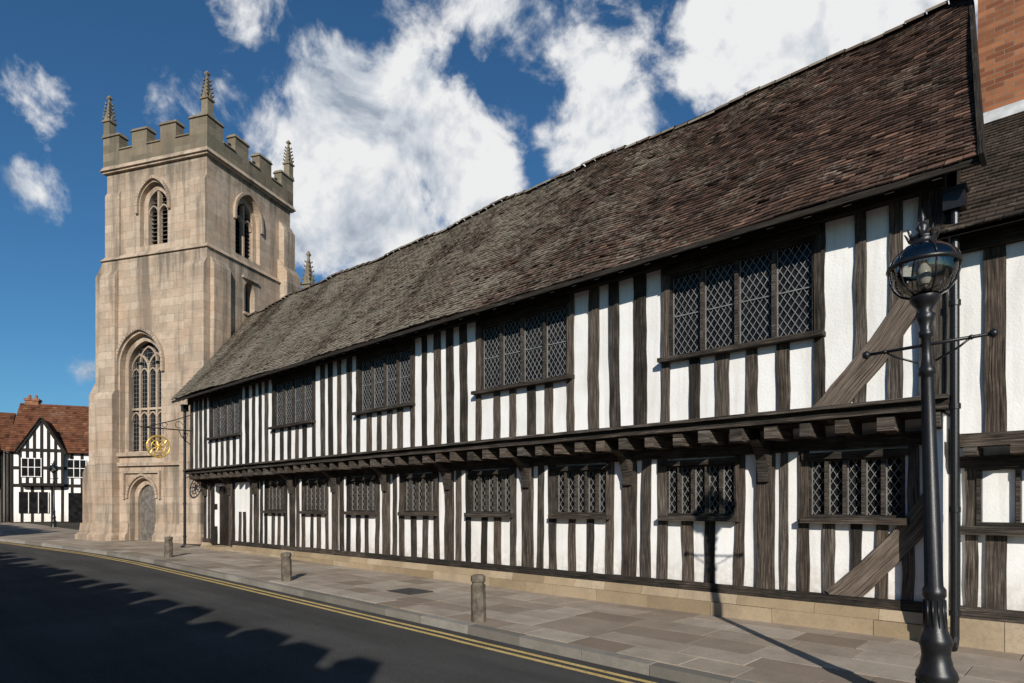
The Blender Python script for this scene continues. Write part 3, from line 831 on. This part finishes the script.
# ------------------------------------------------------------------ hanging sign
sg=empty('hanging_sign')
g=MB();X0=-23.55;ZB=4.25
g.tube([(X0,YU,ZB),(X0,-2.05,ZB)],.02);g.tube([(X0,YU,ZB+.55),(X0,-1.0,ZB+.32),(X0,-1.9,ZB)],.014)
g.tube([(X0,YU,ZB-.5),(X0,-.75,ZB-.25),(X0,-.85,ZB)],.014)
for (cy,cz,r,t) in ((-.85,ZB+.17,.13,1.6),(-1.3,ZB+.12,.09,1.7),(-2.05,ZB+.1,.1,1.4),(-.65,ZB-.17,.1,1.5)):
    g.tube([(X0,cy+r*(1-.25*i/14)*math.cos(i/14*t*math.pi*1.1),cz+r*(1-.25*i/14)*math.sin(i/14*t*math.pi*1.1)) for i in range(15)],.011,6)
g.tube([(X0,-1.35,ZB),(X0,-1.35,ZB-.22)],.01,6);g.tube([(X0,-1.75,ZB),(X0,-1.75,ZB-.22)],.01,6)
g.obj('iron_bracket',IRON,sg)
g=MB();cy,cz,r=-1.5,ZB-.62,.36
g.tube([(X0,cy+r*math.cos(2*math.pi*i/28),cz+r*math.sin(2*math.pi*i/28)) for i in range(29)],.03)
g.tube([(X0,cy+.22*math.cos(2*math.pi*i/20),cz+.22*math.sin(2*math.pi*i/20)) for i in range(21)],.02)
for i in range(12):
    a=2*math.pi*i/12;g.tube([(X0,cy+.22*math.cos(a),cz+.22*math.sin(a)),(X0,cy+.34*math.cos(a+.2),cz+.34*math.sin(a+.2))],.016,6)
for i in range(7):
    a=2*math.pi*i/7;g.tube([(X0,cy,cz),(X0,cy+.2*math.cos(a),cz+.2*math.sin(a))],[.05,.02],6)
g.obj('gilt_roundel',GOLD,sg)

# ------------------------------------------------------------------ street lamp
def street_lamp(loc,rz,tilt_axis,tilt,hh=1.0):
    e=empty('street_lamp',loc)
    e.rotation_mode='QUATERNION'
    e.rotation_quaternion=Quaternion(tilt_axis,tilt)@Quaternion((0,0,1),rz)
    e.scale=(hh,hh,hh)
    g=MB()
    prof=[(.175,-.1),(.175,.06),(.16,.09),(.14,.12),(.135,.30),(.15,.33),(.14,.37),(.115,.42),(.10,.50),(.105,.56),(.12,.60),(.11,.64),(.085,.70),(.075,.80),
          (.072,.95),(.084,.97),(.084,1.02),(.066,1.05),(.046,2.72),(.045,2.74),(.064,2.76),(.064,2.80),(.044,2.83),(.038,2.9),(.036,3.05),(.055,3.07),(.055,3.10),(.04,3.13),(.062,3.2),(.075,3.24),(.045,3.27),(.085,3.33),(.11,3.36),(.11,3.39)]
    g.lathe(prof,32,flute=(1.05,2.72,.84))
    for k in range(12):
        a=2*math.pi*k/12;g.tube([(.137*math.cos(a),.137*math.sin(a),.13),(.137*math.cos(a),.137*math.sin(a),.3)],.012,6)
        g.tube([(.076*math.cos(a),.076*math.sin(a),.72),(.074*math.cos(a),.074*math.sin(a),.94)],.009,6)
    g.tube([(-.44,0,3.0),(.44,0,3.0)],.014);
    for s in (-1,1):
        g.lathe([(0,2.96),(.03,2.98),(.035,3.0),(.03,3.02),(0,3.04)],10,(s*.44,0))
        g.tube([(s*.30,0,3.0),(s*.22,0,2.94),(s*.06,0,2.86)],.009,6)
        g.lathe([(0,2.978),(.022,2.99),(.022,3.01),(0,3.022)],10,(s*.30,0))
    g.obj('column',IRON,e,weld=True)
    g=MB()
    g.lathe([(.05,3.36),(.09,3.385),(.10,3.40)],20)
    gr=[(.10,3.40),(.165,3.43),(.215,3.49),(.24,3.56),(.248,3.63)]
    for k in range(6):
        a=2*math.pi*k/6
        g.tube([((r+.004)*math.cos(a),(r+.004)*math.sin(a),z) for r,z in gr],.007,6)
    g.lathe([(.250,3.625),(.266,3.63),(.27,3.645),(.265,3.66),(.25,3.665)],32)
    g.lathe([(.13,3.80),(.105,3.825),(.085,3.85),(.10,3.87),(.10,3.885),(.055,3.91),(.032,3.94),(.05,3.97),(.032,4.0),(.014,4.03),(.024,4.05),(.006,4.10),(0,4.14)],24)
    for k in range(8):
        a=2*math.pi*k/8;g.tube([(.09*math.cos(a),.09*math.sin(a),3.87),(.13*math.cos(a),.13*math.sin(a),3.95)],[.016,.005],6)
    top=[(.25,3.665),(.235,3.71),(.20,3.755),(.16,3.79),(.12,3.81)]
    for k in range(6):
        a=2*math.pi*k/6;g.tube([((r+.004)*math.cos(a),(r+.004)*math.sin(a),z) for r,z in top],.007,6)
    g.lathe([(.03,3.38),(.03,3.46),(.045,3.49),(.0,3.51)],12)
    g.obj('lantern_frame',IRON,e,weld=True)
    g=MB();g.lathe([(.03,3.50),(.05,3.54),(.05,3.62),(.02,3.67)],16);g.obj('lamp_bulb',simple('opal_bulb',(.45,.44,.40),.3,.5),e,weld=True)
    g=MB();g.lathe(gr+[(.25,3.665)],32);g.lathe(top,32);g.obj('lantern_glass',LGLASS,e,weld=True)
    return e
street_lamp((-.985,-3.22,-.02),0,Vector((.683,.73,0)).normalized(),math.radians(-2.5),.985)
street_lamp((-45.0,-.15,.35),.3,(0,0,1),0,.95)

def bollard(x,y,h,w,rz):
    g=MB();n=8
    pr=[(w*.50,-.1),(w*.51,h*.1),(w*.5,h*.55),(w*.49,h*.78),(w*.42,h*.80),(w*.42,h*.84),(w*.50,h*.86),(w*.50,h*.97),(w*.36,h*1.0),(0,h*1.005)]
    g.lathe(pr,n,sm=False,rot=math.pi/8)
    o=g.obj('bollard',BOLL,None,weld=True)
    o.location=(x,y,gz(x));o.rotation_euler=(R.uniform(-.02,.02),R.uniform(-.02,.02),rz)
bollard(-6.53,-2.85,.66,.21,.3);bollard(-12.56,-2.6,.60,.21,.6);bollard(-20.1,-2.35,.6,.22,.2)

# ------------------------------------------------------------------ distant houses
def black_white(name,loc,rz,L,D,ze,zr,roofm,gable=None,chim=None):
    e=empty(name,loc,rz)
    g=MB();g.box(0,L,0,D,-.3,ze)
    g.face([(0,0,ze),(0,D,ze),(0,D/2,zr)]);g.face([(L,0,ze),(L,D,ze),(L,D/2,zr)])
    if gable:
        x0,x1,zg=gable;g.box(x0,x1,-.5,.1,2.7,ze);g.face([(x0,-.5,ze),(x1,-.5,ze),((x0+x1)/2,-.5,zg)])
    g.obj('walls',PLASTER,e)
    g=MB()
    def st(x,y,z0,z1,w=.17):g.beam((x,y,z0),(x,y,z1),w,.08,(0,-1,0),.01,.1,seg=1)
    for z in (2.7,(2.7+ze)/2,ze-.08,.1):
        g.beam((0,-.02,z),(L,-.02,z),.2,.1,(0,-1,0),0,.1)
    n=int(L/.55)
    for i in range(n+1):
        x=L*i/n;st(x,-.01,2.7,ze);st(x,-.012,0,2.7,.16)
    for i in range(6):
        y=D*i/5
        for X in (-.01,L+.01):
            g.beam((X,y,0),(X,y,ze),.17,.08,(1,0,0),.01,.1,seg=1)
    if gable:
        x0,x1,zg=gable;m=(x0+x1)/2
        for i in range(7):
            x=x0+(x1-x0)*i/6;zt=ze+(zg-ze)*(1-abs(x-m)/((x1-x0)/2));st(x,-.51,2.7,max(ze,zt))
        for z in (2.75,(2.7+ze)/2,ze):g.beam((x0,-.52,z),(x1,-.52,z),.2,.1,(0,-1,0),0,.1)
        g.beam((x0-.2,-.6,ze-.2),(m,-.6,zg+.1),.2,.1,(0,-1,0),0,.1);g.beam((x1+.2,-.6,ze-.2),(m,-.6,zg+.1),.2,.1,(0,-1,0),0,.1)
    g.obj('timbers',TIMBER,e)
    g=MB()
    k=int(L/2.2)
    for i in range(k):
        x=L*(i+.5)/k
        y=-.09 if not(gable and gable[0]-.6<x<gable[1]+.6) else -.60
        g.box(x-.55,x+.55,y,y+.05,3.3,4.5)
        if i%3==1:g.box(x-.5,x+.5,-.1,-.04,.1,2.2)
        else:g.box(x-.85,x+.85,-.1,-.04,.8,2.25)
    g.obj('windows',GLASS,e)
    g=MB()
    for i in range(k):
        x=L*(i+.5)/k
        y=-.12 if not(gable and gable[0]-.6<x<gable[1]+.6) else -.63
        for q in (-.55,-.18,.18,.55):g.box(x+q-.02,x+q+.02,y,y+.03,3.25,4.55)
        for q in (3.27,3.9,4.5):g.box(x-.58,x+.58,y-.003,y+.027,q,q+.04)
        if i%3!=1:
            for q in (-.85,-.28,.28,.85):g.box(x+q-.02,x+q+.02,-.13,-.1,.8,2.25)
    g.obj('window_bars',PLASTER,e)
    g=MB()
    def slope(p00,p10,p01,p11,nr):
        p00,p10,p01,p11=map(Vector,(p00,p10,p01,p11))
        nrm=(p10-p00).cross(p01-p00).normalized()
        if nrm.z<0:nrm=-nrm
        wid=(p10-p00).length;nc=max(2,int(wid/.25))
        for r in range(nr):
            a,b=r/nr,(r+1.05)/nr
            for c in range(nc):
                u0,u1=c/nc,(c+1)/nc
                f=lambda u,v,o:(p00.lerp(p10,u)).lerp(p01.lerp(p11,u),v)+nrm*o
                t=min(1,max(0,R.gauss(.5,.25)))
                P=[f(u0,a,.05),f(u1,a,.05),f(u1,b,.01),f(u0,b,.01)]
                g.face(P,None,(t,0,0));g.face([f(u0,a,.01),f(u1,a,.01),P[1],P[0]],None,(t*.5,0,0))
    slope((-.3,-.35,ze-.15),(L+.3,-.35,ze-.15),(-.3,D/2,zr),(L+.3,D/2,zr),22)
    slope((-.3,D+.35,ze-.15),(L+.3,D+.35,ze-.15),(-.3,D/2,zr),(L+.3,D/2,zr),22)
    if gable:
        x0,x1,zg=gable;m=(x0+x1)/2
        slope((x0-.3,-.75,ze-.25),(x0-.3,D/2,ze-.25),(m,-.75,zg+.05),(m,D/2,zg+.05),16)
        slope((x1+.3,-.75,ze-.25),(x1+.3,D/2,ze-.25),(m,-.75,zg+.05),(m,D/2,zg+.05),16)
    g.obj('roof_tiles',roofm,e,recalc=False)
    if chim:
        g=MB()
        for (cx,cy,top) in chim:
            g.box(cx-.4,cx+.4,cy-.35,cy+.35,ze,top);g.box(cx-.46,cx+.46,cy-.42,cy+.42,top,top+.15)
            for q in (-.2,.2):g.lathe([(.11,top+.15),(.09,top+.45)],10,(cx+q,cy))
        g.obj('chimneys',BRICK,e)
    return e
black_white('timber_framed_house',(-54.6,-.6,.3),math.radians(66),7.5,6,5.1,8.7,TILER,gable=(.6,3.0,7.2),chim=[(.4,3.2,8.9)])
black_white('timber_framed_house',(-57.5,-8.1,.3),math.radians(72),7.4,6,5.2,8.0,TILER,gable=(4.3,7.1,7.9),chim=[(3.2,3,8.7)])
black_white('timber_framed_house',(-61,-18,.3),math.radians(72),9.5,6,5.4,8.4,TILEG,gable=(1.2,4.0,7.4),chim=[(5.2,3,9.6)])
black_white('timber_framed_house',(-51.5,8.2,.3),math.radians(60),9,6,5.6,8.6,TILEG,chim=[(3.2,3,9.6)])

# ------------------------------------------------------------------ unseen terrace across the street (roofline invented to shade the road)
tr=empty('brick_terrace')
HB=4.8
g=MB();g.box(-26,2.8,-19,-13.05,-.3,HB);g.box(-62,-26,-19,-13.05,-.3,7.6)  # far block made taller so its shadow covers the distant road
x=2.7
while x>-62:
    w=R.uniform(.35,.9);hh=R.uniform(.22,.55);zb=HB if x-w>-26 else 7.6
    g.box(x-w,x,-13.4,-13.06,zb,zb+hh);x-=w+R.uniform(.25,.7)  # invented roofline blocks, added to give the road shadow a jagged edge
g.obj('walls',BRICK,tr)
g=MB()
for i in range(21):
    x=1-3*i
    for z0,z1 in ((.9,2.1),(3.0,4.2)):
        g.box(x-1.4,x-.5,-13.02,-12.99,z0,z1)
g.obj('windows',GLASS,tr)
g=MB()
for i in range(21):
    x=1-3*i
    for z0,z1 in ((.9,2.1),(3.0,4.2)):
        for q in (-1.42,-.98,-.53):g.box(x+q,x+q+.06,-12.985,-12.96,z0,z1)
        g.box(x-1.5,x-.4,-12.99,-12.93,z0-.08,z0);g.box(x-1.42,x-.47,-12.988,-12.963,(z0+z1)/2,(z0+z1)/2+.05)
g.obj('window_joinery',PLASTER,tr)

# ------------------------------------------------------------------ light & sky
az_l=Vector((-.727,.686,0)).normalized();el=math.radians(24)
Ld=Vector((az_l.x*math.cos(el),az_l.y*math.cos(el),-math.sin(el)))
sun=bpy.data.lights.new('sun','SUN');sun.energy=5;sun.angle=math.radians(.5);sun.color=(1,.95,.87)
so=bpy.data.objects.new('sun',sun);S.collection.objects.link(so)
so.rotation_euler=Ld.to_track_quat('-Z','Y').to_euler();so.location=(20,-20,25)

W=bpy.data.worlds.new('World');S.world=W;W.use_nodes=True
nt=W.node_tree;nt.nodes.clear()
def N(t,**k):
    x=nt.nodes.new(t)
    for a,b in k.items():setattr(x,a,b)
    return x
def lk(a,b):nt.links.new(a,b)
def M(op,a,b=0,c=None,clamp=False):
    x=N('ShaderNodeMath',operation=op,use_clamp=clamp)
    for i,v in enumerate((a,b,c)):
        if v is None:continue
        if isinstance(v,(int,float)):x.inputs[i].default_value=v
        else:lk(v,x.inputs[i])
    return x.outputs[0]
sky=N('ShaderNodeTexSky',sky_type='NISHITA');sky.sun_disc=False
sky.sun_elevation=el;sky.sun_rotation=math.atan2(.727,-.686)
sky.air_density=1.0;sky.dust_density=.3;sky.ozone_density=3.0
tint=N('ShaderNodeMix',data_type='RGBA',blend_type='MULTIPLY');tint.inputs[0].default_value=1
lk(sky.outputs[0],tint.inputs[6]);tint.inputs[7].default_value=(.46,.84,1.06,1)
bg1=N('ShaderNodeBackground');lk(tint.outputs[2],bg1.inputs[0]);bg1.inputs[1].default_value=.08
tc=N('ShaderNodeTexCoord')
vn=N('ShaderNodeVectorMath',operation='NORMALIZE');lk(tc.outputs['Generated'],vn.inputs[0])
vec=vn.outputs[0]
def cn(scale,det,rough,dist,off=(0,0,0)):
    x=N('ShaderNodeTexNoise');mp=N('ShaderNodeMapping');mp.inputs['Location'].default_value=off
    lk(vec,mp.inputs[0]);lk(mp.outputs[0],x.inputs['Vector']);x.inputs['Scale'].default_value=scale;x.inputs['Detail'].default_value=det
    x.inputs['Roughness'].default_value=rough;x.inputs['Distortion'].default_value=dist;return x.outputs[0]
nz=cn(8.5,12,.6,.3);nz2=cn(8.5,9,.55,.3,(-.01,.01,.03));nzb=cn(5.0,6,.55,.2,(3,1,2))
banks=[(-.26,.58,.165,1),(-.17,.60,.14,1),(-.08,.52,.13,1),(-.20,.47,.15,1),(-.05,.44,.10,.9),(-.29,.42,.10,.8),(-.15,.39,.11,.9),(-.30,.52,.13,1),(-.35,.58,.09,.8),
       (.11,.55,.085,.85),(.18,.59,.085,.85),(.06,.56,.06,.6),(.22,.52,.07,.6),
       (-.40,.77,.16,.47),(-.22,.76,.15,.48),(-.02,.77,.13,.46),(.10,.72,.10,.44),
       (.32,.76,.13,.80),(.44,.78,.14,.9),(.58,.80,.13,.85),(.70,.84,.13,.8),(.28,.67,.08,.55),
       (-.56,.64,.09,.42),(-.43,.64,.10,.44),(-.76,.63,.08,.40),(-.77,.50,.08,.38),(-.66,.21,.05,.45),(1.1,.5,.25,.8),(-1.5,.45,.3,.8),(1.9,.9,.35,.8)]
ang=math.radians(43.1);Fv=Vector((-math.sin(ang),math.cos(ang),0));Rv=Vector((math.cos(ang),math.sin(ang),0))
acc=None
for (t,e,r,w) in banks:
    d=(Fv+Rv*t+V(0,0,e)).normalized()
    k=1/math.sqrt(1+t*t+e*e)
    ds=N('ShaderNodeVectorMath',operation='DISTANCE');lk(vec,ds.inputs[0]);ds.inputs[1].default_value=d
    b=M('SUBTRACT',1,M('DIVIDE',ds.outputs['Value'],r*k*1.35),clamp=True)
    b=M('MULTIPLY',b,w)
    acc=b if acc is None else M('SMOOTH_MAX',acc,b,.05)
den=M('ADD',acc,M('MULTIPLY',M('SUBTRACT',nz,.5),1.7))
den=M('MULTIPLY',den,M('MULTIPLY',M('SUBTRACT',acc,.03),9,clamp=True))
mr=N('ShaderNodeMapRange',interpolation_type='SMOOTHSTEP');lk(den,mr.inputs[0]);mr.inputs[1].default_value=.25;mr.inputs[2].default_value=.56
sepz=N('ShaderNodeSeparateXYZ');lk(vec,sepz.inputs[0])
rel=M('SUBTRACT',nz,nz2)
zt=M('MINIMUM',M('SUBTRACT',sepz.outputs[2],.44),.06)
sh=M('ADD',M('MULTIPLY',rel,2.8),M('ADD',.53,M('MULTIPLY',M('SUBTRACT',nzb,.5),1.5)))
sh=M('ADD',sh,M('MULTIPLY',zt,1.3))
cr=N('ShaderNodeValToRGB');e=cr.color_ramp.elements;e[0].position=.0;e[0].color=(.36,.42,.51,1);e[1].position=.70;e[1].color=(.92,.925,.93,1)
x_=e.new(.36);x_.color=(.64,.685,.75,1)
lk(sh,cr.inputs[0])
bg2=N('ShaderNodeBackground');lk(cr.outputs[0],bg2.inputs[0]);bg2.inputs[1].default_value=.92
mx=N('ShaderNodeMixShader');lk(mr.outputs[0],mx.inputs[0]);lk(bg1.outputs[0],mx.inputs[1]);lk(bg2.outputs[0],mx.inputs[2])
ow=N('ShaderNodeOutputWorld');lk(mx.outputs[0],ow.inputs[0])

cam=bpy.data.cameras.new('camera');co=bpy.data.objects.new('camera',cam);S.collection.objects.link(co)
co.location=(0,-9.14,1.65);co.rotation_euler=(math.radians(90),0,math.radians(43.1))
cam.sensor_width=36;cam.lens=640/1024*36;cam.shift_y=(505-341.5)/1024
cam.clip_start=.1;cam.clip_end=3000
S.camera=co
